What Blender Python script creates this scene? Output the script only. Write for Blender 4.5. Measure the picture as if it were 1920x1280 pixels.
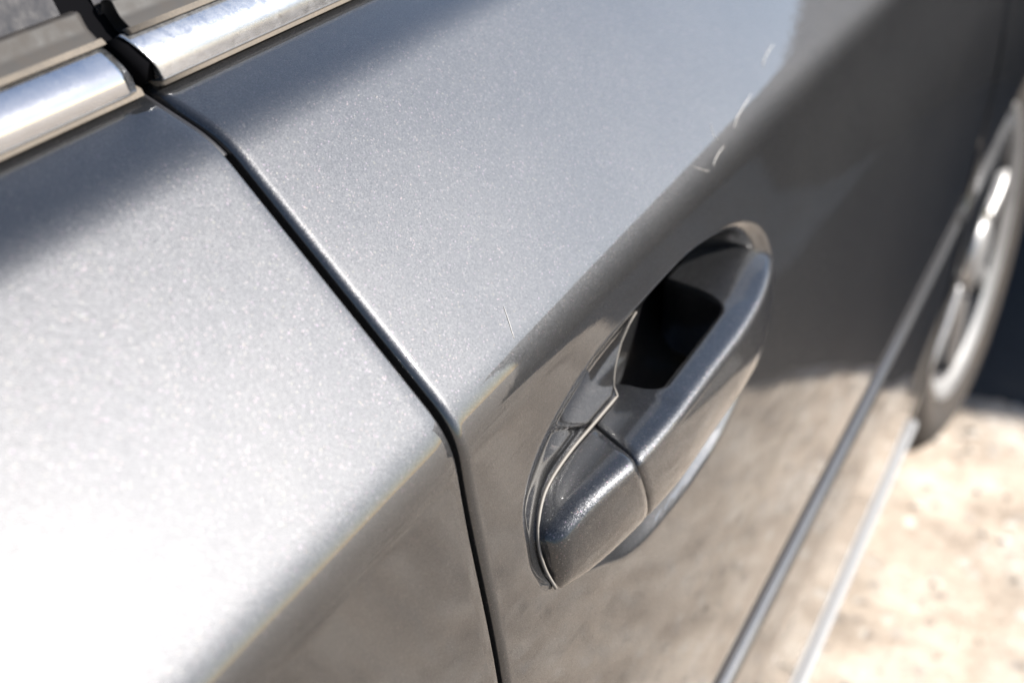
import bpy, math, random
from mathutils import Vector, Matrix, noise

# ------------------------------------------------------------------ camera, sky, sun, exposure
sc = bpy.context.scene
for o in list(bpy.data.objects):
    bpy.data.objects.remove(o)
COL = sc.collection
CX, CZ = 0.17, 1.13
cd = bpy.data.cameras.new('camera')
cd.sensor_width = 36.0
cd.lens = 50.0
cd.clip_start = 0.01
cd.clip_end = 2000
cd.dof.use_dof = True
cd.dof.focus_distance = 0.512
cd.dof.aperture_fstop = 7.5
cd.dof.aperture_blades = 6
cam = bpy.data.objects.new('camera', cd)
COL.objects.link(cam)
# columns of the car axes as seen by the lens: x outward from the car, y forward, z up
RX = (0.9032, 0.4291, 0.0)          # camera right
RU = (-0.2039, 0.4291, 0.8799)      # camera up
RF = (-0.3776, 0.7948, -0.4751)     # camera forward
cam.matrix_world = Matrix(((RX[0], RU[0], -RF[0], CX), (RX[1], RU[1], -RF[1], 0.0),
                           (RX[2], RU[2], -RF[2], CZ), (0, 0, 0, 1)))
sc.camera = cam

SUN = Vector((0.66, 0.52, 0.545)).normalized()
w = bpy.data.worlds.new('World')
sc.world = w
w.use_nodes = True
nt = w.node_tree
bg = nt.nodes['Background']
sky = nt.nodes.new('ShaderNodeTexSky')
sky.sky_type = 'NISHITA'
sky.sun_disc = False
sky.sun_elevation = math.asin(SUN.z)
sky.sun_rotation = math.atan2(SUN.x, SUN.y)
sky.dust_density = 0.7
sky.ozone_density = 1.4
nt.links.new(sky.outputs[0], bg.inputs[0])
bg.inputs[1].default_value = 0.062
sd = bpy.data.lights.new('sun', 'SUN')
sd.energy = 4.6
sd.angle = math.radians(0.53)
sd.color = (1.0, 0.955, 0.89)
so = bpy.data.objects.new('sun', sd)
COL.objects.link(so)
so.rotation_euler = SUN.to_track_quat('Z', 'Y').to_euler()
so.location = (3, 3, 6)
sc.view_settings.view_transform = 'Standard'
sc.view_settings.look = 'None'
sc.view_settings.exposure = 1.82
sc.view_settings.gamma = 1.0
sc.view_settings.use_curve_mapping = False
sc.cycles.use_denoising = True
sc.cycles.max_bounces = 8
sc.cycles.sample_clamp_indirect = 6.0
random.seed(4)


# ------------------------------------------------------------------ helpers
def mesh(name, V, F, mat=None, parent=None, smooth=True):
    me = bpy.data.meshes.new(name)
    me.from_pydata([tuple(v) for v in V], [], F)
    me.validate()
    if smooth:
        me.polygons.foreach_set('use_smooth', [True] * len(me.polygons))
    if mat:
        me.materials.append(mat)
    me.update()
    o = bpy.data.objects.new(name, me)
    COL.objects.link(o)
    if parent:
        o.parent = parent
    return o


def tag(o, label=None, cat=None, group=None, kind=None):
    for k, v in (('label', label), ('category', cat), ('group', group), ('kind', kind)):
        if v:
            o[k] = v
    return o


def grid_faces(nr, nc, flip=False):
    F = []
    for i in range(nr - 1):
        for j in range(nc - 1):
            a = i * nc + j
            f = (a, a + 1, a + nc + 1, a + nc)
            F.append(f[::-1] if flip else f)
    return F


def loft(rings, closed=True, cap0=True, cap1=True):
    n = len(rings[0])
    V = [p for r in rings for p in r]
    F = []
    for i in range(len(rings) - 1):
        for j in range(n if closed else n - 1):
            a = i * n + j
            b = i * n + (j + 1) % n
            F.append((a, b, b + n, a + n))
    if cap0:
        F.append(tuple(range(n))[::-1])
    if cap1:
        k = (len(rings) - 1) * n
        F.append(tuple(range(k, k + n)))
    return V, F


def tube(path, rad, n=8):
    rings = []
    P = [Vector(p) for p in path]
    for i, p in enumerate(P):
        t = (P[min(i + 1, len(P) - 1)] - P[max(i - 1, 0)]).normalized()
        a = t.cross(Vector((0.31, 0.2, 0.93))).normalized()
        b = t.cross(a)
        r = rad[i] if isinstance(rad, (list, tuple)) else rad
        rings.append([p + (a * math.cos(2 * math.pi * k / n) + b * math.sin(2 * math.pi * k / n)) * r for k in range(n)])
    return loft(rings)


def interp(x, pts):
    if x <= pts[0][0]:
        return pts[0][1]
    for (a, va), (b, vb) in zip(pts, pts[1:]):
        if x <= b:
            t = (x - a) / (b - a)
            return va + (vb - va) * t
    return pts[-1][1]


def cinterp(x, pts):
    """smooth monotone-ish (Catmull-Rom / Hermite) interpolation"""
    if x <= pts[0][0]:
        return pts[0][1]
    if x >= pts[-1][0]:
        return pts[-1][1]
    n = len(pts)
    for i in range(n - 1):
        x0, y0 = pts[i]
        x1, y1 = pts[i + 1]
        if x <= x1:
            d = (y1 - y0) / (x1 - x0)
            m0 = d if i == 0 else 0.5 * (d + (y0 - pts[i - 1][1]) / (x0 - pts[i - 1][0]))
            m1 = d if i == n - 2 else 0.5 * (d + (pts[i + 2][1] - y1) / (pts[i + 2][0] - x1))
            h = x1 - x0
            t = (x - x0) / h
            return ((2 * t ** 3 - 3 * t * t + 1) * y0 + (t ** 3 - 2 * t * t + t) * h * m0
                    + (-2 * t ** 3 + 3 * t * t) * y1 + (t ** 3 - t * t) * h * m1)


def sstep(a, b, x):
    t = max(0.0, min(1.0, (x - a) / (b - a)))
    return t * t * (3 - 2 * t)


def fillet(pts, closed=False, k=7):
    """pts: (x, z, r). returns rounded polyline"""
    out = []
    n = len(pts)
    for i, (x, z, r) in enumerate(pts):
        if not closed and i in (0, n - 1) or r <= 0:
            out.append((x, z))
            continue
        p = Vector((x, z))
        a = Vector(pts[i - 1][:2])
        b = Vector(pts[(i + 1) % n][:2])
        ra = min(r, (a - p).length * 0.49)
        rb = min(r, (b - p).length * 0.49)
        s = p + (a - p).normalized() * ra
        e = p + (b - p).normalized() * rb
        for j in range(k):
            t = j / (k - 1)
            q = s * (1 - t) ** 2 + p * 2 * t * (1 - t) + e * t * t
            out.append((q.x, q.y))
    return out


# ------------------------------------------------------------------ materials
def newmat(name):
    m = bpy.data.materials.new(name)
    m.use_nodes = True
    t = m.node_tree
    return m, t, t.nodes['Principled BSDF']


def N(t, typ, **kw):
    n = t.nodes.new(typ)
    for k, v in kw.items():
        if k.startswith('i_'):
            n.inputs[k[2:].replace('_', ' ')].default_value = v
        else:
            setattr(n, k, v)
    return n


def math_node(t, op, a=None, b=None, clamp=False):
    n = t.nodes.new('ShaderNodeMath')
    n.operation = op
    n.use_clamp = clamp
    for i, v in enumerate((a, b)):
        if v is None:
            continue
        if hasattr(v, 'is_output'):
            t.links.new(v, n.inputs[i])
        else:
            n.inputs[i].default_value = v
    return n.outputs[0]


def vmath(t, op, a=None, b=None):
    n = t.nodes.new('ShaderNodeVectorMath')
    n.operation = op
    for i, v in enumerate((a, b)):
        if v is None:
            continue
        if hasattr(v, 'is_output'):
            t.links.new(v, n.inputs[3] if (op == 'SCALE' and i == 1) else n.inputs[i])
        elif op == 'SCALE' and i == 1:
            n.inputs[3].default_value = v
        else:
            n.inputs[i].default_value = v
    return n.outputs[0]


def mixc(t, fac, a, b):
    n = t.nodes.new('ShaderNodeMix')
    n.data_type = 'RGBA'
    if hasattr(fac, 'is_output'):
        t.links.new(fac, n.inputs[0])
    else:
        n.inputs[0].default_value = fac
    for i, v in ((6, a), (7, b)):
        if hasattr(v, 'is_output'):
            t.links.new(v, n.inputs[i])
        else:
            n.inputs[i].default_value = v if len(v) == 4 else (*v, 1)
    return n.outputs[2]


def ramp(t, fac, stops):
    n = t.nodes.new('ShaderNodeValToRGB')
    e = n.color_ramp.elements
    while len(e) < len(stops):
        e.new(0.5)
    for k, (p, c) in zip(e, stops):
        k.position = p
        k.color = c if len(c) == 4 else (*c, 1)
    t.links.new(fac, n.inputs[0])
    return n.outputs[0]


def objco(t):
    return t.nodes.new('ShaderNodeTexCoord').outputs['Object']


def paint(name='grey_metallic_paint', ior=1.60, rough0=0.002, gain=1.0, tilt_k=1.0, glint_k=0.12):
    m, t, b = newmat(name)
    co = objco(t)
    geo = t.nodes.new('ShaderNodeNewGeometry')
    # aluminium flakes: each tiny cell is tilted its own way under the clear coat
    v1 = N(t, 'ShaderNodeTexVoronoi', i_Scale=4300.0)
    v2 = N(t, 'ShaderNodeTexVoronoi', i_Scale=2000.0)
    for v in (v1, v2):
        t.links.new(co, v.inputs['Vector'])
    tilt = vmath(t, 'ADD', vmath(t, 'SCALE', vmath(t, 'SUBTRACT', v1.outputs['Color'], (0.5, 0.5, 0.5)), 0.15 * tilt_k),
                 vmath(t, 'SCALE', vmath(t, 'SUBTRACT', v2.outputs['Color'], (0.5, 0.5, 0.5)), 0.04 * tilt_k))
    nrm = vmath(t, 'NORMALIZE', vmath(t, 'ADD', geo.outputs['Normal'], tilt))
    t.links.new(nrm, b.inputs['Normal'])
    sep = t.nodes.new('ShaderNodeSeparateColor')
    t.links.new(v2.outputs['Color'], sep.inputs[0])
    sep1 = t.nodes.new('ShaderNodeSeparateColor')
    t.links.new(v1.outputs['Color'], sep1.inputs[0])
    base = mixc(t, sep1.outputs[1], tuple(c * gain for c in (0.0190, 0.0196, 0.0214)), tuple(c * gain for c in (0.0350, 0.0360, 0.0388)))
    glint = math_node(t, 'GREATER_THAN', sep.outputs[0], 0.965)
    tint = mixc(t, 0.9, v2.outputs['Color'], (0.14, 0.145, 0.155))
    base = mixc(t, math_node(t, 'MULTIPLY', glint, glint_k), base, tint)
    # a thin film of road dust in soft patches, and dust specks
    n1 = N(t, 'ShaderNodeTexNoise', i_Scale=9.0, i_Detail=7.0, i_Roughness=0.65)
    t.links.new(co, n1.inputs['Vector'])
    film = math_node(t, 'MULTIPLY', ramp(t, n1.outputs[0], [(0.42, (0, 0, 0)), (0.75, (1, 1, 1))]), 0.03)
    sp = N(t, 'ShaderNodeTexVoronoi', i_Scale=130.0)
    t.links.new(co, sp.inputs['Vector'])
    ssep = t.nodes.new('ShaderNodeSeparateColor')
    t.links.new(sp.outputs['Color'], ssep.inputs[0])
    rad = math_node(t, 'MULTIPLY', math_node(t, 'SUBTRACT', ssep.outputs[0], 0.90), 0.60)
    speck = math_node(t, 'LESS_THAN', sp.outputs['Distance'], rad)
    dust = math_node(t, 'ADD', film, math_node(t, 'MULTIPLY', speck, 0.16), clamp=True)
    base = mixc(t, dust, base, (0.17, 0.16, 0.145))
    t.links.new(base, b.inputs['Base Color'])
    t.links.new(math_node(t, 'SUBTRACT', 0.94, dust), b.inputs['Metallic'])
    b.inputs['Roughness'].default_value = 0.45
    b.inputs['Coat Weight'].default_value = 1.0
    b.inputs['Coat IOR'].default_value = ior
    n2 = N(t, 'ShaderNodeTexNoise', i_Scale=55.0, i_Detail=8.0, i_Roughness=0.7)
    t.links.new(co, n2.inputs['Vector'])
    cr = math_node(t, 'ADD', rough0, math_node(t, 'MULTIPLY', n2.outputs[0], 0.03))
    t.links.new(math_node(t, 'ADD', cr, math_node(t, 'MULTIPLY', dust, 0.5)), b.inputs['Coat Roughness'])
    # faint orange peel and long wiping scratches in the clear coat
    mp = N(t, 'ShaderNodeMapping')
    mp.inputs['Scale'].default_value = (260, 26, 420)
    mp.inputs['Rotation'].default_value = (0.25, 0, 0.1)
    t.links.new(co, mp.inputs[0])
    n3 = N(t, 'ShaderNodeTexNoise', i_Scale=1.0, i_Detail=4.0)
    t.links.new(mp.outputs[0], n3.inputs['Vector'])
    bp = N(t, 'ShaderNodeBump', i_Strength=0.02, i_Distance=0.0006)
    t.links.new(n3.outputs[0], bp.inputs['Height'])
    n4 = N(t, 'ShaderNodeTexNoise', i_Scale=110.0, i_Detail=2.0)
    t.links.new(co, n4.inputs['Vector'])
    bp2 = N(t, 'ShaderNodeBump', i_Strength=0.02, i_Distance=0.0008)
    t.links.new(n4.outputs[0], bp2.inputs['Height'])
    t.links.new(bp.outputs[0], bp2.inputs['Normal'])
    t.links.new(bp2.outputs[0], b.inputs['Coat Normal'])
    return m


def simple(name, col, rough, metal=0.0, dust=0.0, dcol=(0.34, 0.29, 0.23), scale=60.0, coat=0.0, spec=0.5, bump=0.0):
    m, t, b = newmat(name)
    co = objco(t)
    n = N(t, 'ShaderNodeTexNoise', i_Scale=scale, i_Detail=8.0, i_Roughness=0.7)
    t.links.new(co, n.inputs['Vector'])
    n2 = N(t, 'ShaderNodeTexNoise', i_Scale=scale * 14, i_Detail=3.0)
    t.links.new(co, n2.inputs['Vector'])
    f = math_node(t, 'MULTIPLY', n.outputs[0], n2.outputs[0])
    f = ramp(t, f, [(0.12, (0, 0, 0)), (0.42, (1, 1, 1))])
    f = math_node(t, 'MULTIPLY', f, dust)
    t.links.new(mixc(t, f, col, dcol), b.inputs['Base Color'])
    if metal:
        t.links.new(math_node(t, 'MULTIPLY', math_node(t, 'SUBTRACT', 1.0, f), metal), b.inputs['Metallic'])
    t.links.new(math_node(t, 'ADD', math_node(t, 'MULTIPLY', n.outputs[0], 0.06),
                          math_node(t, 'ADD', rough - 0.03, math_node(t, 'MULTIPLY', f, 0.4))), b.inputs['Roughness'])
    b.inputs['Coat Weight'].default_value = coat
    b.inputs['Specular IOR Level'].default_value = spec
    if bump:
        bp = N(t, 'ShaderNodeBump', i_Strength=0.5, i_Distance=bump)
        t.links.new(n2.outputs[0], bp.inputs['Height'])
        t.links.new(bp.outputs[0], b.inputs['Normal'])
    return m


M_PAINT = paint()
M_HANDLE = paint('handle_paint', 1.42, 0.05, 1.35, 1.9, 0.30)     # moulded parts are sprayed separately: more flake, less gloss
M_CHROME = simple('bright_trim', (0.42, 0.43, 0.45), 0.06, 1.0, 0.10, (0.22, 0.21, 0.20), 90.0)
M_CHROME_D = simple('dusty_bright_trim', (0.46, 0.47, 0.49), 0.10, 1.0, 0.30, (0.13, 0.125, 0.12), 260.0, bump=0.0001)
M_BLACK = simple('black_rubber', (0.008, 0.008, 0.010), 0.45, 0, 0.0)
M_JAMB = simple('dark_jamb', (0.003, 0.003, 0.0035), 0.9, 0, 0.0, spec=0.0)
M_SEAL = simple('dusty_rubber', (0.016, 0.015, 0.0145), 0.55, 0, 0.5, (0.045, 0.037, 0.031), 12.0, spec=0.2)
M_TAN = simple('dust_line', (0.06, 0.05, 0.04), 0.8, 0, 0.6, (0.15, 0.126, 0.10), 80.0)
M_GLASS = simple('dusty_tinted_glass', (0.010, 0.010, 0.011), 0.08, 0, 0.22, (0.075, 0.062, 0.052), 20.0)
M_GASKET_HIGHLIGHT = simple('pale_gasket_and_highlight', (0.10, 0.09, 0.08), 0.55, 0, 0.5, (0.19, 0.17, 0.145), 120.0)
M_TYRE = simple('dusty_tyre', (0.022, 0.021, 0.021), 0.8, 0, 0.9, (0.062, 0.050, 0.040), 14.0, spec=0.2)
M_RIM = simple('alloy', (0.34, 0.34, 0.345), 0.36, 0.9, 0.4, (0.14, 0.125, 0.11), 30.0)
M_STRIP = simple('dark_rubbing_strip', (0.010, 0.010, 0.012), 0.55, 0, 0.15, (0.04, 0.036, 0.033), spec=0.2)
M_BARREL = simple('dark_rim_barrel', (0.10, 0.10, 0.105), 0.45, 0.5, 0.4, (0.12, 0.10, 0.085), 30.0)
M_HAIR = simple('pale_hair', (0.42, 0.40, 0.37), 0.45, 0, 0.0)


def ground_mat():
    m, t, b = newmat('sandy_gravel')
    co = objco(t)
    a = N(t, 'ShaderNodeTexNoise', i_Scale=7.0, i_Detail=8.0, i_Roughness=0.62)
    c = N(t, 'ShaderNodeTexNoise', i_Scale=26.0, i_Detail=9.0, i_Roughness=0.75)
    v = N(t, 'ShaderNodeTexVoronoi', i_Scale=48.0)
    for n in (a, c, v):
        t.links.new(co, n.inputs['Vector'])
    col = ramp(t, c.outputs[0], [(0.30, (0.22, 0.175, 0.14)), (0.48, (0.42, 0.350, 0.285)), (0.64, (0.50, 0.43, 0.36)), (0.8, (0.60, 0.545, 0.48))])
    col2 = ramp(t, a.outputs[0], [(0.36, (0.17, 0.132, 0.103)), (0.49, (0.43, 0.358, 0.29)), (0.62, (0.63, 0.57, 0.50))])
    col = mixc(t, 0.45, col, col2)
    sp = t.nodes.new('ShaderNodeSeparateColor')
    t.links.new(v.outputs['Color'], sp.inputs[0])
    st = math_node(t, 'MULTIPLY', math_node(t, 'GREATER_THAN', sp.outputs[1], 0.72), math_node(t, 'LESS_THAN', v.outputs['Distance'], 0.42))
    col = mixc(t, math_node(t, 'MULTIPLY', st, 0.7), col, ramp(t, sp.outputs[0], [(0.0, (0.15, 0.13, 0.115)), (0.5, (0.36, 0.33, 0.3)), (1.0, (0.6, 0.57, 0.52))]))
    t.links.new(col, b.inputs['Base Color'])
    b.inputs['Roughness'].default_value = 0.92
    b.inputs['Specular IOR Level'].default_value = 0.2
    bp = N(t, 'ShaderNodeBump', i_Strength=0.8, i_Distance=0.012)
    t.links.new(c.outputs[0], bp.inputs['Height'])
    t.links.new(bp.outputs[0], b.inputs['Normal'])
    return m


M_GROUND = ground_mat()

# ------------------------------------------------------------------ the setting: ground, painted shade sheet, added shade wall
S = 240.0


def ground_z(x, y):
    if abs(x) > 4.2 or abs(y) > 5.2:
        return -0.012
    return (0.012 * noise.noise(Vector((x * 1.7, y * 1.7, 0.3))) + 0.013 * noise.noise(Vector((x * 5.5, y * 5.5, 2.1)))
            + 0.006 * noise.noise(Vector((x * 14, y * 14, 5.1))) - 0.012)


V = []
nx = [-S, -60, -15, -6] + [-4.1 + 0.3 * i for i in range(12)] + [-0.5 + 0.03 * i for i in range(101)] + [2.8, 3.4, 4.1, 6, 9, 20, 60, S]
ny = [-S, -60, -15, -6, -4] + [-1.5 + 0.03 * i for i in range(190)] + [4.5, 5.1, 6.5, 9, 20, 60, S]
for y in ny:
    for x in nx:
        V.append((x, y, ground_z(x, y)))
tag(mesh('ground', V, grid_faces(len(ny), len(nx)), M_GROUND), kind='structure')

# near-black sheet with a ragged edge: deep ground shade put into the colour
def ground_shade_mat():
    m, t, b = newmat('painted_ground_shade')
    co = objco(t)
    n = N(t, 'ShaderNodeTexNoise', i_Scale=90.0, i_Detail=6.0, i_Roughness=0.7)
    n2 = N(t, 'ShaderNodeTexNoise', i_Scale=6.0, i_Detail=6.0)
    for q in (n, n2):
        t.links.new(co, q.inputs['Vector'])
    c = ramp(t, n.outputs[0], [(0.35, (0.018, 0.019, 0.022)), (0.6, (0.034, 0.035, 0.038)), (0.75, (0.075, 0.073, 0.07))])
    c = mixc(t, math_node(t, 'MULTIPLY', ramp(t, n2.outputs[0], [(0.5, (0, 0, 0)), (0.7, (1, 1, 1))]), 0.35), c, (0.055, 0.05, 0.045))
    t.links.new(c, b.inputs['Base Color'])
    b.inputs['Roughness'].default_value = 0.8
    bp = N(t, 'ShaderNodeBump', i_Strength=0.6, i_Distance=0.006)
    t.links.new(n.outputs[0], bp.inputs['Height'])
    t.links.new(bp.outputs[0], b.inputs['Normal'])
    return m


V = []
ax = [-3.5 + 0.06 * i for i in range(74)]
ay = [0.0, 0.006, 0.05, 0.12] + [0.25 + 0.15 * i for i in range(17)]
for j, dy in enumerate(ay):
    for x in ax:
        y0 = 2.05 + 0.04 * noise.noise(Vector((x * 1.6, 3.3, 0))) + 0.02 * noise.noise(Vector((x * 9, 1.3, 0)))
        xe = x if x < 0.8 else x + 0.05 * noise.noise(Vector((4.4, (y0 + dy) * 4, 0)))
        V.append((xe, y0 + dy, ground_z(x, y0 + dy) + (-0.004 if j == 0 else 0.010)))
tag(mesh('ground_shade_sheet', V, grid_faces(len(ay), len(ax)), ground_shade_mat()), kind='structure')

# loose stones lying on the sand: nobody could count them
V, F = [], []
ico = [(0, 0, 1), (0.89, 0, 0.45), (0.28, 0.85, 0.45), (-0.72, 0.53, 0.45), (-0.72, -0.53, 0.45), (0.28, -0.85, 0.45),
       (0.72, 0.53, -0.45), (-0.28, 0.85, -0.45), (-0.89, 0, -0.45), (-0.28, -0.85, -0.45), (0.72, -0.53, -0.45), (0, 0, -1)]
icf = [(0, 1, 2), (0, 2, 3), (0, 3, 4), (0, 4, 5), (0, 5, 1), (1, 6, 2), (2, 7, 3), (3, 8, 4), (4, 9, 5), (5, 10, 1),
       (1, 10, 6), (2, 6, 7), (3, 7, 8), (4, 8, 9), (5, 9, 10), (6, 11, 7), (7, 11, 8), (8, 11, 9), (9, 11, 10), (10, 11, 6)]
for i in range(5200):
    x = random.uniform(-0.25, 2.6)
    y = random.uniform(-0.9, 2.12)
    r = 0.0015 + 0.005 * random.random() ** 3.0
    k = len(V)
    ang = random.random() * 6.283
    sx, sy, sz = r * random.uniform(0.8, 1.5), r * random.uniform(0.7, 1.2), r * random.uniform(0.45, 0.8)
    zb = ground_z(x, y)
    for (a, b_, c) in ico:
        q = random.uniform(0.82, 1.15)
        u, v = a * sx * q, b_ * sy * q
        V.append((x + u * math.cos(ang) - v * math.sin(ang), y + u * math.sin(ang) + v * math.cos(ang), zb + sz * 0.4 + c * sz * q))
    F += [tuple(k + j for j in f) for f in icf]


def gravel_mat():
    m, t, b = newmat('loose_stones')
    g = t.nodes.new('ShaderNodeNewGeometry')
    c = ramp(t, g.outputs['Random Per Island'], [(0.0, (0.30, 0.255, 0.21)), (0.3, (0.38, 0.325, 0.26)), (0.7, (0.48, 0.43, 0.37)), (1.0, (0.70, 0.67, 0.63))])
    t.links.new(c, b.inputs['Base Color'])
    b.inputs['Roughness'].default_value = 0.8
    return m


tag(mesh('gravel', V, F, gravel_mat(), smooth=False), 'small loose pale and brown stones strewn over the sandy ground', 'gravel', kind='stuff')

# unseen wall added to shade the ground past the wheel and darken door reflections
M_SHADE_WALL = simple('dark_shade_wall', (0.016, 0.017, 0.022), 0.85, 0, 0.5, (0.025, 0.026, 0.030), 4.0)
SHADE_WALL = dict(x0=-3.2, x1=2.5, y=3.62, h=1.66)
wv = []
for zz, ins in ((-0.05, 0.0), (SHADE_WALL['h'] - 0.07, 0.0), (SHADE_WALL['h'] - 0.07, -0.03), (SHADE_WALL['h'] - 0.01, -0.03), (SHADE_WALL['h'], -0.01)):
    wv.append([(SHADE_WALL['x0'] + ins, SHADE_WALL['y'] + ins, zz), (SHADE_WALL['x1'] - ins, SHADE_WALL['y'] + ins, zz),
               (SHADE_WALL['x1'] - ins, SHADE_WALL['y'] + 0.25 - ins, zz), (SHADE_WALL['x0'] + ins, SHADE_WALL['y'] + 0.25 - ins, zz)])
V, F = loft(wv)
tag(mesh('added_shade_wall', V, F, M_SHADE_WALL, smooth=False), 'unseen low dark wall added ahead of the car to shade the ground', 'wall')

# ------------------------------------------------------------------ the car
car = bpy.data.objects.new('parked_car', None)
COL.objects.link(car)
tag(car, 'grey metallic car with pull handle on its front door and chrome window trim', 'car')

GAP_Y = 0.345
# body side section (x outward, z up, corner radius)
PROF = [(-0.136, 0.990, 0), (-0.1225, 0.9845, 0.006), (-0.0962, 0.9728, 0.009), (-0.0138, 0.8850, 0.012),
        (-0.0095, 0.855, 0.012), (0.0035, 0.786, 0.03), (0.0105, 0.700, 0.05), (0.0095, 0.625, 0.03), (0.0058, 0.5665, 0.003),
        (-0.004, 0.5645, 0.002), (-0.0045, 0.5445, 0.002), (0.0070, 0.5400, 0.004), (0.0060, 0.47, 0.04), (-0.008, 0.36, 0.05),
        (-0.0170, 0.275, 0.004), (-0.0200, 0.262, 0.004), (-0.030, 0.244, 0.008), (-0.075, 0.236, 0.01), (-0.16, 0.232, 0)]
PLINE = fillet(PROF, k=9)


def resample(pl, spacing):
    L = [0.0]
    for a, b in zip(pl, pl[1:]):
        L.append(L[-1] + math.hypot(b[0] - a[0], b[1] - a[1]))
    out = []
    s = 0.0
    i = 0
    while s < L[-1]:
        while L[i + 1] < s:
            i += 1
        t = (s - L[i]) / (L[i + 1] - L[i])
        p = (pl[i][0] + (pl[i + 1][0] - pl[i][0]) * t, pl[i][1] + (pl[i + 1][1] - pl[i][1]) * t)
        out.append(p)
        s += spacing(p[1])
    out.append(pl[-1])
    return out


def bulge(y, z):
    b = 0.014 * sstep(0.40, 1.35, y) - 0.012 * sstep(1.9, 2.8, y) * 6 - 0.02 * sstep(0.2, -1.0, y)
    return b * sstep(0.985, 0.88, z) * (0.25 + 0.75 * sstep(0.56, 0.80, z))


# the pull-handle bowl pressed into the front door
BOWL = [(0.3775, 0.8083), (0.3766, 0.8234), (0.3796, 0.837), (0.3903, 0.846), (0.4093, 0.8531), (0.4359, 0.8584), (0.4685, 0.861), (0.5000, 0.861),
        (0.5285, 0.861), (0.5625, 0.8602), (0.5983, 0.8557), (0.6433, 0.8446), (0.6664, 0.8304), (0.6752, 0.8143), (0.6735, 0.7979), (0.653, 0.782), (0.6300, 0.7693),
        (0.6065, 0.7597), (0.5776, 0.754), (0.5429, 0.753), (0.5074, 0.7556), (0.4810, 0.7590), (0.4620, 0.7640), (0.435, 0.7765), (0.400, 0.7930), (0.3845, 0.8000)]
BCY, BCZ = 0.525, 0.808
_pol = sorted((math.atan2((z - BCZ) * 2.2, y - BCY), math.hypot(y - BCY, (z - BCZ) * 2.2)) for y, z in BOWL)
_pol = [(a - 2 * math.pi, r) for a, r in _pol[-3:]] + _pol + [(a + 2 * math.pi, r) for a, r in _pol[:3]]


PCY, PCZ = 0.575, 0.812
POCKET = [(0.4831, 0.8236), (0.4844, 0.8298), (0.4889, 0.8365), (0.498, 0.8434), (0.5066, 0.8483), (0.5189, 0.8536), (0.5309, 0.8578), (0.5625, 0.8590), (0.598, 0.8540),
          (0.632, 0.8445), (0.652, 0.8320), (0.661, 0.8170), (0.656, 0.8020), (0.640, 0.7880), (0.615, 0.7780), (0.580, 0.7710), (0.540, 0.7700), (0.505, 0.7760), (0.490, 0.7900), (0.4835, 0.8080)]
_pk = sorted((math.atan2((z - PCZ) * 2.0, y - PCY), math.hypot(y - PCY, (z - PCZ) * 2.0)) for y, z in POCKET)
_pk = [(a - 2 * math.pi, r) for a, r in _pk[-3:]] + _pk + [(a + 2 * math.pi, r) for a, r in _pk[:3]]


def bowl(y, z):
    a = math.atan2((z - BCZ) * 2.2, y - BCY)
    rho = math.hypot(y - BCY, (z - BCZ) * 2.2) / cinterp(a, _pol)
    if rho >= 1.03:
        return 0.0
    e = max(0.0, 1.0 - rho)
    s = (y - 0.412) - (0.849 - z) * 1.9
    shelf = 0.0100 * (1 - 0.20 * sstep(-0.0016, 0.0016, s))
    d = shelf * (1 - (1 - min(1, e / 0.34)) ** 2) * sstep(-0.02, 0.05, 1.0 - rho)
    a2 = math.atan2((z - PCZ) * 2.0, y - PCY)
    e2 = 1 - math.hypot(y - PCY, (z - PCZ) * 2.0) / cinterp(a2, _pk)
    if e2 > -0.012:
        d += 0.031 * (1 - (1 - min(1, max(0, e2) / 0.72)) ** 2.0) * sstep(-0.012, 0.03, e2)
    return d


def door_x(y, z):
    x = interp(-z, [(-p[1], p[0]) for p in PLINE])
    return side_x(y, x, z) - bowl(y, z)


def side_x(y, x, z):
    return x + bulge(y, z)


def panel(name, ycols, rows, mat, edge0=None, edge1=None, has_bowl=False, parent=None):
    """outer skin on columns ycols; edge0/edge1 = hem radius at the first / last column (skin rolls inward)"""
    cols = []
    nrm = []
    for i, (x, z) in enumerate(rows):
        a = rows[max(i - 1, 0)]
        b = rows[min(i + 1, len(rows) - 1)]
        d = Vector((b[0] - a[0], b[1] - a[1])).normalized()
        nrm.append((-d.y, d.x) if False else (-(b[1] - a[1]) / max(1e-9, math.hypot(b[0] - a[0], b[1] - a[1])), (b[0] - a[0]) / max(1e-9, math.hypot(b[0] - a[0], b[1] - a[1]))))
    def col(y, inward=0.0):
        c = []
        for (x, z), n in zip(rows, nrm):
            xx = side_x(y, x, z) - n[0] * inward
            zz = z - n[1] * inward
            if has_bowl and 0.33 < y < 0.72 and z < 0.9:
                xx -= bowl(y, z)
            c.append((xx, y, zz))
        return c
    if edge0:
        y0 = ycols[0]
        cols.append(col(y0, edge0 + 0.022))
        for k in range(10):
            a = math.pi / 2 * k / 10
            cols.append(col(y0 + edge0 * 1.5 * (1 - math.cos(a)), edge0 * (1 - math.sin(a))))
        ycols = [y0 + edge0 * 1.5] + [y for y in ycols if y > y0 + edge0 * 2.2]
    ys = [y for y in ycols if not edge1 or y < ycols[-1] - edge1 * 1.5]
    for y in ys:
        cols.append(col(y))
    if edge1:
        y1 = ycols[-1]
        for k in range(0, 7):
            a = math.pi / 2 * k / 6
            cols.append(col(y1 - edge1 * (1 - math.sin(a)), edge1 * (1 - math.cos(a))))
        cols.append(col(y1, edge1 + 0.022))
    V = [p for c in cols for p in c]
    return mesh(name, V, grid_faces(len(cols), len(rows), True), mat, parent)


def frange(a, b, s):
    n = max(1, round((b - a) / s))
    return [a + (b - a) * i / n for i in range(n + 1)]


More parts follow.
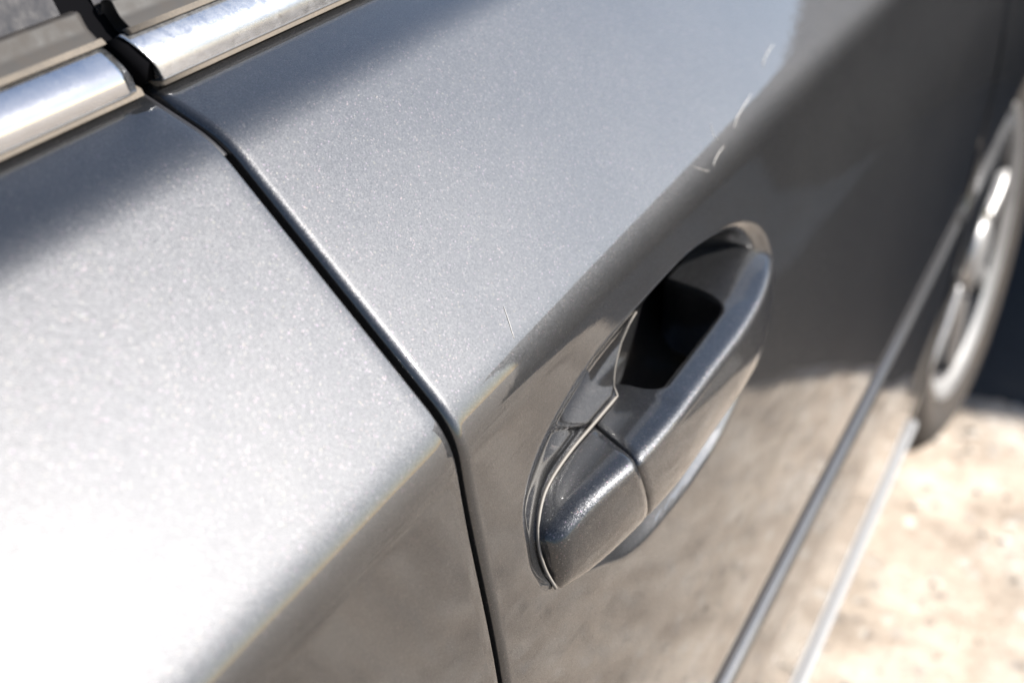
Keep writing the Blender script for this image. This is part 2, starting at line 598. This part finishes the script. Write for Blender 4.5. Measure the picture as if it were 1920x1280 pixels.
rows_f = resample(PLINE, lambda z: 0.0022 if z > 0.89 else (0.0013 if z > 0.735 else (0.006 if z > 0.56 else 0.003 if z > 0.52 else 0.006)))
rows_r = resample(PLINE, lambda z: 0.003 if z > 0.84 else 0.005)
ycf = frange(GAP_Y + 0.0026, 0.70, 0.0016) + frange(0.71, 1.42, 0.012)
front_door = panel('front_door', ycf, rows_f, M_PAINT, 0.0026, 0.003, True, car)
ycr = frange(-0.80, 0.18, 0.02) + frange(0.19, GAP_Y - 0.0022, 0.008)
rear_door = panel('rear_door', ycr, rows_r, M_PAINT, None, 0.0018, False, car)

# front fender, its lower edge cut to the wheel arch
WC = (1.90, 0.300)      # wheel centre (y, z)
AR, AH, AC = 0.43, 0.29, 0.262     # arch half length, height, centre height


def arch_z(y):
    d = abs(y - WC[0])
    if d < AR:
        return AC + AH * math.sqrt(1 - d * d / AR / AR)
    return None


def cut_rows(zb, n=90):
    pl = []
    for a, b in zip(PLINE, PLINE[1:]):
        pl.append(a)
        if b[1] <= zb < a[1] or (b[1] < zb <= a[1]):
            t = (a[1] - zb) / (a[1] - b[1])
            pl.append((a[0] + (b[0] - a[0]) * t, zb))
            break
    else:
        pl.append(PLINE[-1])
    L = [0.0]
    for a, b in zip(pl, pl[1:]):
        L.append(L[-1] + math.hypot(b[0] - a[0], b[1] - a[1]))
    out, i = [], 0
    for k in range(n):
        s = L[-1] * k / (n - 1)
        while i < len(L) - 2 and L[i + 1] < s:
            i += 1
        t = (s - L[i]) / max(1e-9, L[i + 1] - L[i])
        out.append((pl[i][0] + (pl[i + 1][0] - pl[i][0]) * t, pl[i][1] + (pl[i + 1][1] - pl[i][1]) * t))
    return out


V = []
ang = [math.pi * k / 60 for k in range(61)]
ys_all = sorted(set([round(1.4265 + 0.012 * k, 4) for k in range(0, 72)] + [round(WC[0] + AR * math.cos(a), 4) for a in ang ] + [2.30 + 0.03 * k for k in range(16)]))
nr = 0
for y in ys_all:
    za = arch_z(y)
    rws = cut_rows(za if za else 0.232)
    flare = 0.004 * math.exp(-((y - WC[0]) / 0.4) ** 2)
    c = [(side_x(y, x, z) + flare * sstep(0.9, 0.6, z) * 0.6, y, z) for x, z in rws]
    last = c[-1]
    c.append((last[0] - 0.004, y, last[2] + 0.001))
    c.append((last[0] - 0.022, y, last[2] + 0.002))
    nr = len(c)
    V += c
front_fender = mesh('front_fender', V, grid_faces(len(ys_all), nr, True), M_PAINT, car)
# arch lip
path = []
for k in range(49):
    a = math.pi - math.pi * k / 48
    y, z = WC[0] + AR * math.cos(a), AC + AH * math.sin(a)
    x = interp(-z, [(-p[1], p[0]) for p in PLINE])
    path.append((side_x(y, x, z) - 0.002 + 0.0024 * math.exp(-((y - WC[0]) / 0.4) ** 2) * sstep(0.9, 0.6, z), y, z))
path = [(path[0][0] - 0.004, path[0][1] - 0.004, 0.252)] + path
V, F = tube(path, 0.0028, 8)
mesh('arch_lip', V, F, M_PAINT, front_fender)

# dark rubbing strip let into the groove along the doors
def moulding(y0, y1, parent):
    R = []
    for y in frange(y0, y1, 0.05):
        o = bulge(y, 0.553)
        pl = fillet([(-0.005, 0.5645, 0.001), (0.0030, 0.5640, 0.003), (0.0044, 0.556, 0.005), (0.0022, 0.5470, 0.003), (-0.005, 0.5465, 0.001)], True, 5)
        R.append([(x + o, y, z) for x, z in pl])
    V, F = loft(R)
    mesh('rubbing_strip', V, F, M_STRIP, parent)


M_SILL = simple('painted_sill_reflection', (0.17, 0.175, 0.185), 0.5, 0, 0.3, (0.2, 0.18, 0.16))  # pale line along the sill edge: sky reflection put into its colour
V, F = tube([(-0.0165 + bulge(y, 0.262), y, 0.2620 + 0.0008 * math.sin(y * 5)) for y in frange(-0.8, 1.47, 0.04)], 0.0048, 10)
mesh('sill_sky_line', V, F, M_SILL, car)
moulding(-0.80, GAP_Y - 0.003, rear_door)
moulding(GAP_Y + 0.003, 1.415, front_door)
moulding(1.432, 1.64, front_fender)

# dark inside: jambs behind the gaps, wheel housing, underside
core = [(x - (0.024 if z > 0.9 or z < 0.3 else 0.052), z) for x, z in fillet(PROF, k=3)[1:-1]]
rings = []
for y in (-0.9, 1.415):
    rings.append([(-0.17 if z < 0.3 else x, y, max(z - 0.008, 0.26)) for x, z in core] + [(-1.55, y, 0.26), (-1.55, y, 0.93), (-0.20, y, 0.985)])
V, F = loft(rings)
mesh('door_jamb', V, F, M_JAMB, car, smooth=False)
rings = []
for y in (1.425, 2.75):
    rings.append([(-0.30, y, 0.26), (-1.55, y, 0.26), (-1.55, y, 0.85), (-0.16, y, 0.93), (-0.06, y, 0.80), (-0.06, y, 0.72), (-0.30, y, 0.72)])
V, F = loft(rings)
mesh('wheel_housing', V, F, M_JAMB, car, smooth=False)

# ---- belt line: bright trim, tan dust line under it, rubber wiper, glass
def strip(name, pl, y0, y1, mat, parent, slope=(0, 0), n=14, endround=0.0):
    """extrude a small section pl (x, z) from y0 to y1; slope shears the two ends with height"""
    rings = []
    zs = [p[1] for p in pl]
    zm = min(zs)
    cx = sum(p[0] for p in pl) / len(pl)
    cz = sum(zs) / len(pl)
    ts = [0, 0.0] if False else None
    def ring(y, sh, k):
        return [(cx + (x - cx) * k, y + sh * (z - zm), cz + (z - cz) * k) for x, z in pl]
    R = []
    if endround:
        for q in range(4):
            a = math.pi / 2 * q / 4
            R.append(ring(y0 + endround * (1 - math.sin(a)), slope[0], 1 - 0.16 * (1 - math.sin(a))))
    for y in frange(y0 + endround, y1 - endround, (y1 - y0) / n):
        f = (y - y0) / (y1 - y0)
        R.append(ring(y, slope[0] * (1 - f) ** 4 + slope[1] * f ** 4, 1))
    if endround:
        for q in range(3, -1, -1):
            a = math.pi / 2 * q / 4
            R.append(ring(y1 - endround * (1 - math.sin(a)), slope[1], 1 - 0.16 * (1 - math.sin(a))))
    V, F = loft(R)
    return mesh(name, V, F, mat, parent)


CHR = fillet([(-0.1240, 0.9862, 0.0008), (-0.1188, 0.9872, 0.0014), (-0.1190, 0.9940, 0.006), (-0.1250, 1.0008, 0.0035), (-0.1292, 1.0030, 0.0012),
              (-0.135, 0.998, 0.001)], True, 6)
TANP = fillet([(-0.130, 0.9900, 0.0005), (-0.1205, 0.9876, 0.0006), (-0.1192, 0.9853, 0.0006), (-0.126, 0.9840, 0.0005)], True, 4)
SEALP = fillet([(-0.1275, 1.0015, 0.0005), (-0.1268, 1.0040, 0.0008), (-0.1310, 1.0075, 0.0015), (-0.1335, 1.0125, 0.0012), (-0.1375, 1.0120, 0.0010), (-0.139, 1.000, 0.001)], True, 5)
LIPP = fillet([(-0.1270, 1.0022, 0.0004), (-0.1256, 1.0030, 0.0004), (-0.1275, 1.0046, 0.0004), (-0.130, 1.0035, 0.0004)], True, 4)
strip('window_trim', CHR, -0.80, 0.3365, M_CHROME, rear_door, (0, -0.28), 40, 0.004)
strip('window_trim', CHR, 0.3492, 1.42, M_CHROME_D, front_door, (-0.45, 0), 40, 0.0012)
strip('trim_gasket', TANP, -0.80, 0.3395, M_TAN, rear_door, n=40)
strip('trim_gasket', TANP, 0.3500, 1.42, M_TAN, front_door, n=40)
strip('window_seal', SEALP, -0.80, 0.3310, M_SEAL, rear_door, n=40, endround=0.002)
strip('window_seal', SEALP, 0.3455, 1.42, M_SEAL, front_door, n=40, endround=0.001)
strip('seal_lip', LIPP, -0.80, 0.3325, M_TAN, rear_door, n=40)
strip('seal_lip', LIPP, 0.3450, 1.42, M_TAN, front_door, n=40)


def pane(name, y0, y1, parent):
    rings = []
    pl = []
    for k in range(13):
        f = k / 12
        pl.append((-0.1365 - 0.20 * f - 0.03 * f * f, 1.006 + 0.40 * f))
    sec = pl + [(x - 0.005, z) for x, z in pl[::-1]]
    sec = [(x, z) for x, z in sec]
    o = strip(name, sec, y0, y1, M_GLASS, parent, n=6)
    o.data.polygons.foreach_set('use_smooth', [False] * len(o.data.polygons))
    return o


pane('window_pane', -0.80, 0.3290, rear_door)
pane('window_pane', 0.3440, 1.35, front_door)
# black filler between the two panes and trims
sec = [(-0.135, 0.988), (-0.1265, 0.990), (-0.128, 0.9985), (-0.134, 1.003), (-0.1405, 1.012)] + [(-0.1405 - 0.20 * k / 6 - 0.03 * (k / 6) ** 2, 1.012 + 0.394 * k / 6) for k in range(1, 7)] + [(-0.40, 1.40), (-0.18, 0.99)]
o = strip('pillar_seal', sec, 0.3235, 0.3475, M_JAMB, front_door, n=2)
o.data.polygons.foreach_set('use_smooth', [False] * len(o.data.polygons))
strip('trim_end', [(-0.131, 0.9865), (-0.1222, 0.9876), (-0.1206, 0.9940), (-0.1258, 1.0000), (-0.1295, 1.0020), (-0.135, 0.998)], 0.3430, 0.3494, M_JAMB, front_door, (-0.45, -0.45), 3)
# rubber bulb that fills the top of the door gap
path = []
for x, z in resample([p for p in PLINE if p[1] > 0.969][1:], lambda z: 0.003):
    path.append((x - 0.0030, GAP_Y - 0.0002, z - 0.0035))
V, F = tube(path, 0.0026, 10)
mesh('gap_seal', V, F, M_BLACK, rear_door)
# roof over the panes
rings = []
for y, dz in ((-0.8, -0.02), (0.2, 0.0), (0.9, -0.02), (1.2, -0.06)):
    rings.append([(-0.352, y, 1.395 + dz), (-0.365, y, 1.415 + dz), (-0.48, y, 1.455 + dz), (-0.9, y, 1.48 + dz), (-1.3, y, 1.455 + dz), (-1.45, y, 1.395 + dz)])
V, F = loft(rings)
mesh('roof', V, F, M_PAINT, car)
rings = []
for y, dz in ((1.43, 0.0), (2.1, -0.03), (2.6, -0.10), (2.78, -0.2)):
    rings.append([(-0.10, y, 0.965 + dz), (-0.14, y, 0.992 + dz), (-0.5, y, 1.03 + dz), (-0.9, y, 1.04 + dz), (-1.5, y, 0.99 + dz), (-1.55, y, 0.8 + dz), (-0.2, y, 0.8 + dz)])
V, F = loft(rings)
mesh('bonnet', V, F, M_PAINT, car)

# ---- pull handle
X_OUT = [(0.3925, -0.0075), (0.3935, -0.0020), (0.3965, 0.0018), (0.401, 0.0038), (0.410, 0.0064), (0.425, 0.0100), (0.443, 0.0135), (0.475, 0.0162), (0.537, 0.0174),
         (0.575, 0.0178), (0.610, 0.0156), (0.640, 0.0106), (0.655, 0.0060), (0.664, -0.0005), (0.669, -0.011)]
Z_TOP = [(0.3925, 0.8130), (0.3955, 0.8165), (0.400, 0.8190), (0.410, 0.8225), (0.425, 0.8245), (0.46, 0.8250), (0.58, 0.8245), (0.61, 0.8255), (0.635, 0.8265), (0.655, 0.8245), (0.669, 0.817)]
Z_BOT = [(0.3925, 0.7915), (0.3955, 0.7890), (0.400, 0.7885), (0.41, 0.7870), (0.45, 0.7850), (0.58, 0.7850), (0.62, 0.7830), (0.65, 0.786), (0.669, 0.797)]


def hsec(y, xin, grow=0.0, shear=0.0):
    xo, zt, zb = cinterp(y, X_OUT) + grow, cinterp(y, Z_TOP) + grow, cinterp(y, Z_BOT) - grow
    zm = zb + (zt - zb) * 0.42
    pts = [(xin, zt + 0.0012, 0.0030), (xo + 0.0006, zt - 0.0004, interp(y, [(0.43, 0.0062), (0.475, 0.0048)])), (xo + 0.0030, zm, 0.010), (xo + 0.0002, zb, 0.0065), (xin, zb + 0.003, 0.004)]
    pl = fillet(pts, True, 9)
    return [(x, y + shear * (0.62 * max(0.0, xo - x) * (1 if z > zm else 0.4) + 0.45 * max(0.0, zt - 0.004 - z)), z) for x, z in pl]


YS = 0.4440
rings = []
for y in [0.3925, 0.3929, 0.3935, 0.3945, 0.3960, 0.3980, 0.400, 0.4045, 0.410, 0.417, 0.425, 0.434, 0.440, YS - 0.0012]:
    f = (y - 0.3925) / (YS - 0.3925)
    rings.append(hsec(y, -0.017, 0, f * f))
rings.append([(x - 0.0012 if x > -0.01 else x, y + 0.0008, z + (-0.001 if z > 0.805 else 0.001)) for x, y, z in hsec(YS - 0.0008, -0.017, 0, 1)])
V, F = loft(rings)
handle_cap = mesh('handle_cap', V, F, M_HANDLE, front_door)


def xin(y):
    a, b = 0.4880, 0.5985
    deep, hi = -0.032, 0.0030
    if y < a:
        return -0.017
    if y < a + 0.014:
        t = (y - a) / 0.014
        return hi - (hi + 0.017) * (1 - math.sqrt(1 - (1 - t) ** 2))
    if y < b - 0.022:
        return hi
    if y < b:
        t = (b - y) / 0.022
        return hi - (hi - deep) * (1 - math.sqrt(max(0, 1 - (1 - t) ** 2)))
    return deep


rings = []
rings.append([(x - 0.0012 if x > -0.01 else x, y - 0.0006, z + (-0.001 if z > 0.805 else 0.001)) for x, y, z in hsec(YS + 0.0006, -0.017, 0, 1)])
for y in frange(YS + 0.0012, 0.4885, 0.004) + frange(0.4892, 0.5035, 0.0008) + frange(0.508, 0.572, 0.006) + frange(0.5750, 0.5965, 0.0008) + frange(0.600, 0.655, 0.004) + frange(0.657, 0.669, 0.0012):
    rings.append(hsec(y, min(xin(y), cinterp(y, X_OUT) - 0.004), 0, sstep(0.52, YS, y)))
V, F = loft(rings)
handle_grip = mesh('handle_grip', V, F, M_HANDLE, front_door)
# black seam core between cap and grip
V, F = loft([[(x, y, z) for x, y, z in hsec(YS - 0.006, -0.017, -0.0022, 1)], [(x, y, z) for x, y, z in hsec(YS + 0.006, -0.017, -0.0022, 1)]])
mesh('handle_seam', V, F, M_BLACK, front_door)
# pale gasket round the foot of the cap
gp = []
for y, z in ((0.4835, 0.8262), (0.4720, 0.8264), (0.4560, 0.8266), (0.4380, 0.8262), (0.4220, 0.8250), (0.4100, 0.8228), (0.4010, 0.8195),
             (0.3955, 0.8155), (0.3922, 0.8100), (0.3910, 0.8020), (0.3914, 0.7950)):
    gp.append((max(door_x(y, z), -0.0128) + 0.0012, y - 0.0006, z + 0.0006))
gpp = []
for a, b in zip(gp, gp[1:]):
    for k in range(4):
        gpp.append(tuple(a[i] + (b[i] - a[i]) * k / 4 for i in range(3)))
gpp.append(gp[-1])
rim_highlight = []  # thin pale line up the pocket rim: painted edge highlight, joined to the gasket
for y, z in ((0.5130, 0.8512), (0.5066, 0.8483), (0.498, 0.8434), (0.4925, 0.8395), (0.4889, 0.8365), (0.4862, 0.8330), (0.4846, 0.8298)):
    rim_highlight.append((door_x(y - 0.0016, z + 0.0012) + 0.0000, y - 0.0010, z + 0.0008))
rr = [0.0002 + 0.00004 * i for i in range(len(rim_highlight))]
for it in range(3):
    gpp = [gpp[0]] + [tuple((gpp[i - 1][c] + 2 * gpp[i][c] + gpp[i + 1][c]) / 4 for c in range(3)) for i in range(1, len(gpp) - 1)] + [gpp[-1]]
V, F = tube(rim_highlight + gpp, rr + [0.0005, 0.0006] + [0.0007] * (len(gpp) - 2), 8)
mesh('gasket_and_rim_highlight', V, F, M_GASKET_HIGHLIGHT, front_door)
rings = []
for y, g in ((0.3925, 0.0), (0.394, 0.0005), (0.400, 0.001), (0.42, 0.001), (0.45, 0.0005), (0.468, 0.0)):
    zt, zb = cinterp(max(y, 0.3945), Z_TOP) - 0.0006, cinterp(max(y, 0.3945), Z_BOT) + 0.0006
    rings.append([(-0.03, y, zt), (-0.0115 + g, y, zt), (-0.0115 + g, y, zb), (-0.03, y, zb)])
V, F = loft(rings)
mesh('handle_base', V, F, M_BLACK, front_door, smooth=False)

# ---- front wheel
wx = -0.008
STEER = math.radians(5)


def lathe(prof, n, mat, name, parent):
    rings = []
    for k in range(n):
        a = 2 * math.pi * k / n
        rings.append([(wx + px, WC[0] + r * math.cos(a), WC[1] + r * math.sin(a)) for px, r in prof])
    m = len(prof)
    V = [p for r in rings for p in r]
    F = []
    for k in range(n):
        for j in range(m - 1):
            a, b = k * m + j, ((k + 1) % n) * m + j
            F.append((a, a + 1, b + 1, b))
    return mesh(name, V, F, mat, parent)


rim = lathe(fillet([(-0.20, 0.19, 0), (-0.19, 0.205, 0.004), (-0.03, 0.188, 0.01), (-0.016, 0.190, 0)], k=5), 72, M_BARREL, 'front_wheel', car)
lathe(fillet([(-0.018, 0.186, 0), (-0.011, 0.196, 0.003), (-0.005, 0.210, 0.003), (-0.0130, 0.2150, 0.002), (-0.02, 0.208, 0)], k=5), 72, M_RIM, 'rim_lip', rim)
tyre = lathe(fillet([(-0.20, 0.205, 0), (-0.215, 0.25, 0.03), (-0.205, 0.288, 0.015), (-0.16, 0.302, 0.01), (-0.05, 0.302, 0.012), (-0.016, 0.286, 0.018), (0.004, 0.252, 0.03), (-0.004, 0.226, 0.012), (-0.010, 0.212, 0.003), (-0.03, 0.205, 0)], k=6), 96, M_TYRE, 'tyre', rim)
for k in range(7):
    a = 2 * math.pi * (k + 0.30) / 7
    rings = []
    for r, wd, xo in ((0.03, 0.018, -0.016), (0.07, 0.016, -0.012), (0.12, 0.014, -0.012), (0.165, 0.016, -0.015), (0.192, 0.020, -0.018)):
        c, s_ = math.cos(a), math.sin(a)
        pr = fillet([(-wd, -0.03, 0.002), (-wd * 0.8, 0, 0.006), (wd * 0.8, 0, 0.006), (wd, -0.03, 0.002)], True, 4)
        rings.append([(wx + xo + d, WC[0] + r * c - t * s_, WC[1] + r * s_ + t * c) for t, d in pr])
    V, F = loft(rings)
    mesh('spoke', V, F, M_RIM, rim)
V, F = loft([[(wx + d, WC[0] + r * math.cos(2 * math.pi * k / 24), WC[1] + r * math.sin(2 * math.pi * k / 24)) for k in range(24)] for d, r in ((-0.04, 0.05), (-0.008, 0.05), (-0.003, 0.046), (0.0, 0.03), (0.001, 0.005))])
mesh('hub_cap', V, F, M_RIM, rim)
for k in range(5):
    a = 2 * math.pi * (k + 0.63) / 5
    cy, cz = WC[0] + 0.057 * math.cos(a), WC[1] + 0.057 * math.sin(a)
    V, F = loft([[(wx + d, cy + r * math.cos(2 * math.pi * q / 6), cz + r * math.sin(2 * math.pi * q / 6)) for q in range(6)] for d, r in ((-0.04, 0.011), (-0.012, 0.011), (-0.009, 0.006))])
    mesh('lug_nut', V, F, M_CHROME, rim, smooth=False)
lathe([(-0.06, 0.14), (-0.06, 0.02)], 48, M_JAMB, 'brake_disc', rim)

piv = Vector((wx - 0.02, WC[0], WC[1]))
for ob in [rim] + list(rim.children):
    for v in ob.data.vertices:
        d = v.co - piv
        v.co = piv + Vector((d.x * math.cos(STEER) + d.y * math.sin(STEER), -d.x * math.sin(STEER) + d.y * math.cos(STEER), d.z))
    ob.data.update()

# ---- pale hairs lying on the upper door panel
HAIRS = [
    ('uppermost short pale hair on the grey door panel, nearest the top edge', [(-0.0267, 0.7476, 0.9034), (-0.0264, 0.7367, 0.9028), (-0.0253, 0.7262, 0.9015), (-0.0233, 0.7162, 0.8993)], 0.00020),
    ('longest curved pale hair on the grey door panel above the handle', [(-0.0195, 0.686, 0.895), (-0.0189, 0.6714, 0.8939), (-0.0175, 0.6559, 0.8923), (-0.0157, 0.6432, 0.8895)], 0.00020),
    ('short bright hair nearest the handle, along the dark shoulder', [(-0.0148, 0.6272, 0.8876), (-0.0146, 0.6185, 0.8871), (-0.0138, 0.6108, 0.8859), (-0.0134, 0.6066, 0.8842)], 0.00018),
    ('thin faint hair beside the long curved hair, bending the other way', [(-0.0227, 0.6297, 0.8971), (-0.0208, 0.626, 0.8951), (-0.0185, 0.6235, 0.8929), (-0.0169, 0.6258, 0.8907)], 0.0001),
    ('fine straight hair on the panel between the door gap and the handle', [(-0.0269, 0.4082, 0.8994), (-0.0237, 0.4054, 0.896), (-0.0209, 0.4028, 0.8932), (-0.0189, 0.4011, 0.8906)], 0.00012),
    ('hooked thin hair at the foot of the row of hairs', [(-0.0176, 0.5886, 0.8907), (-0.0155, 0.5936, 0.8879), (-0.0135, 0.6, 0.8847), (-0.0136, 0.6024, 0.8849)], 0.0001),
]
for lab, pts, r in HAIRS:
    P = []
    for a in range(len(pts) - 1):
        for k in range(4):
            f = k / 4
            y = pts[a][1] + (pts[a + 1][1] - pts[a][1]) * f
            z = pts[a][2] + (pts[a + 1][2] - pts[a][2]) * f
            P.append((door_x(y, z) + r * 0.7, y, z + r * 0.7))
    n = len(P)
    V, F = tube(P, [r * (0.35 + 0.65 * math.sin(math.pi * (i + 0.5) / n) ** 0.5) for i in range(n)], 6)
    tag(mesh('hair', V, F, M_HAIR), lab, 'hair', 'hairs stuck to the door panel')
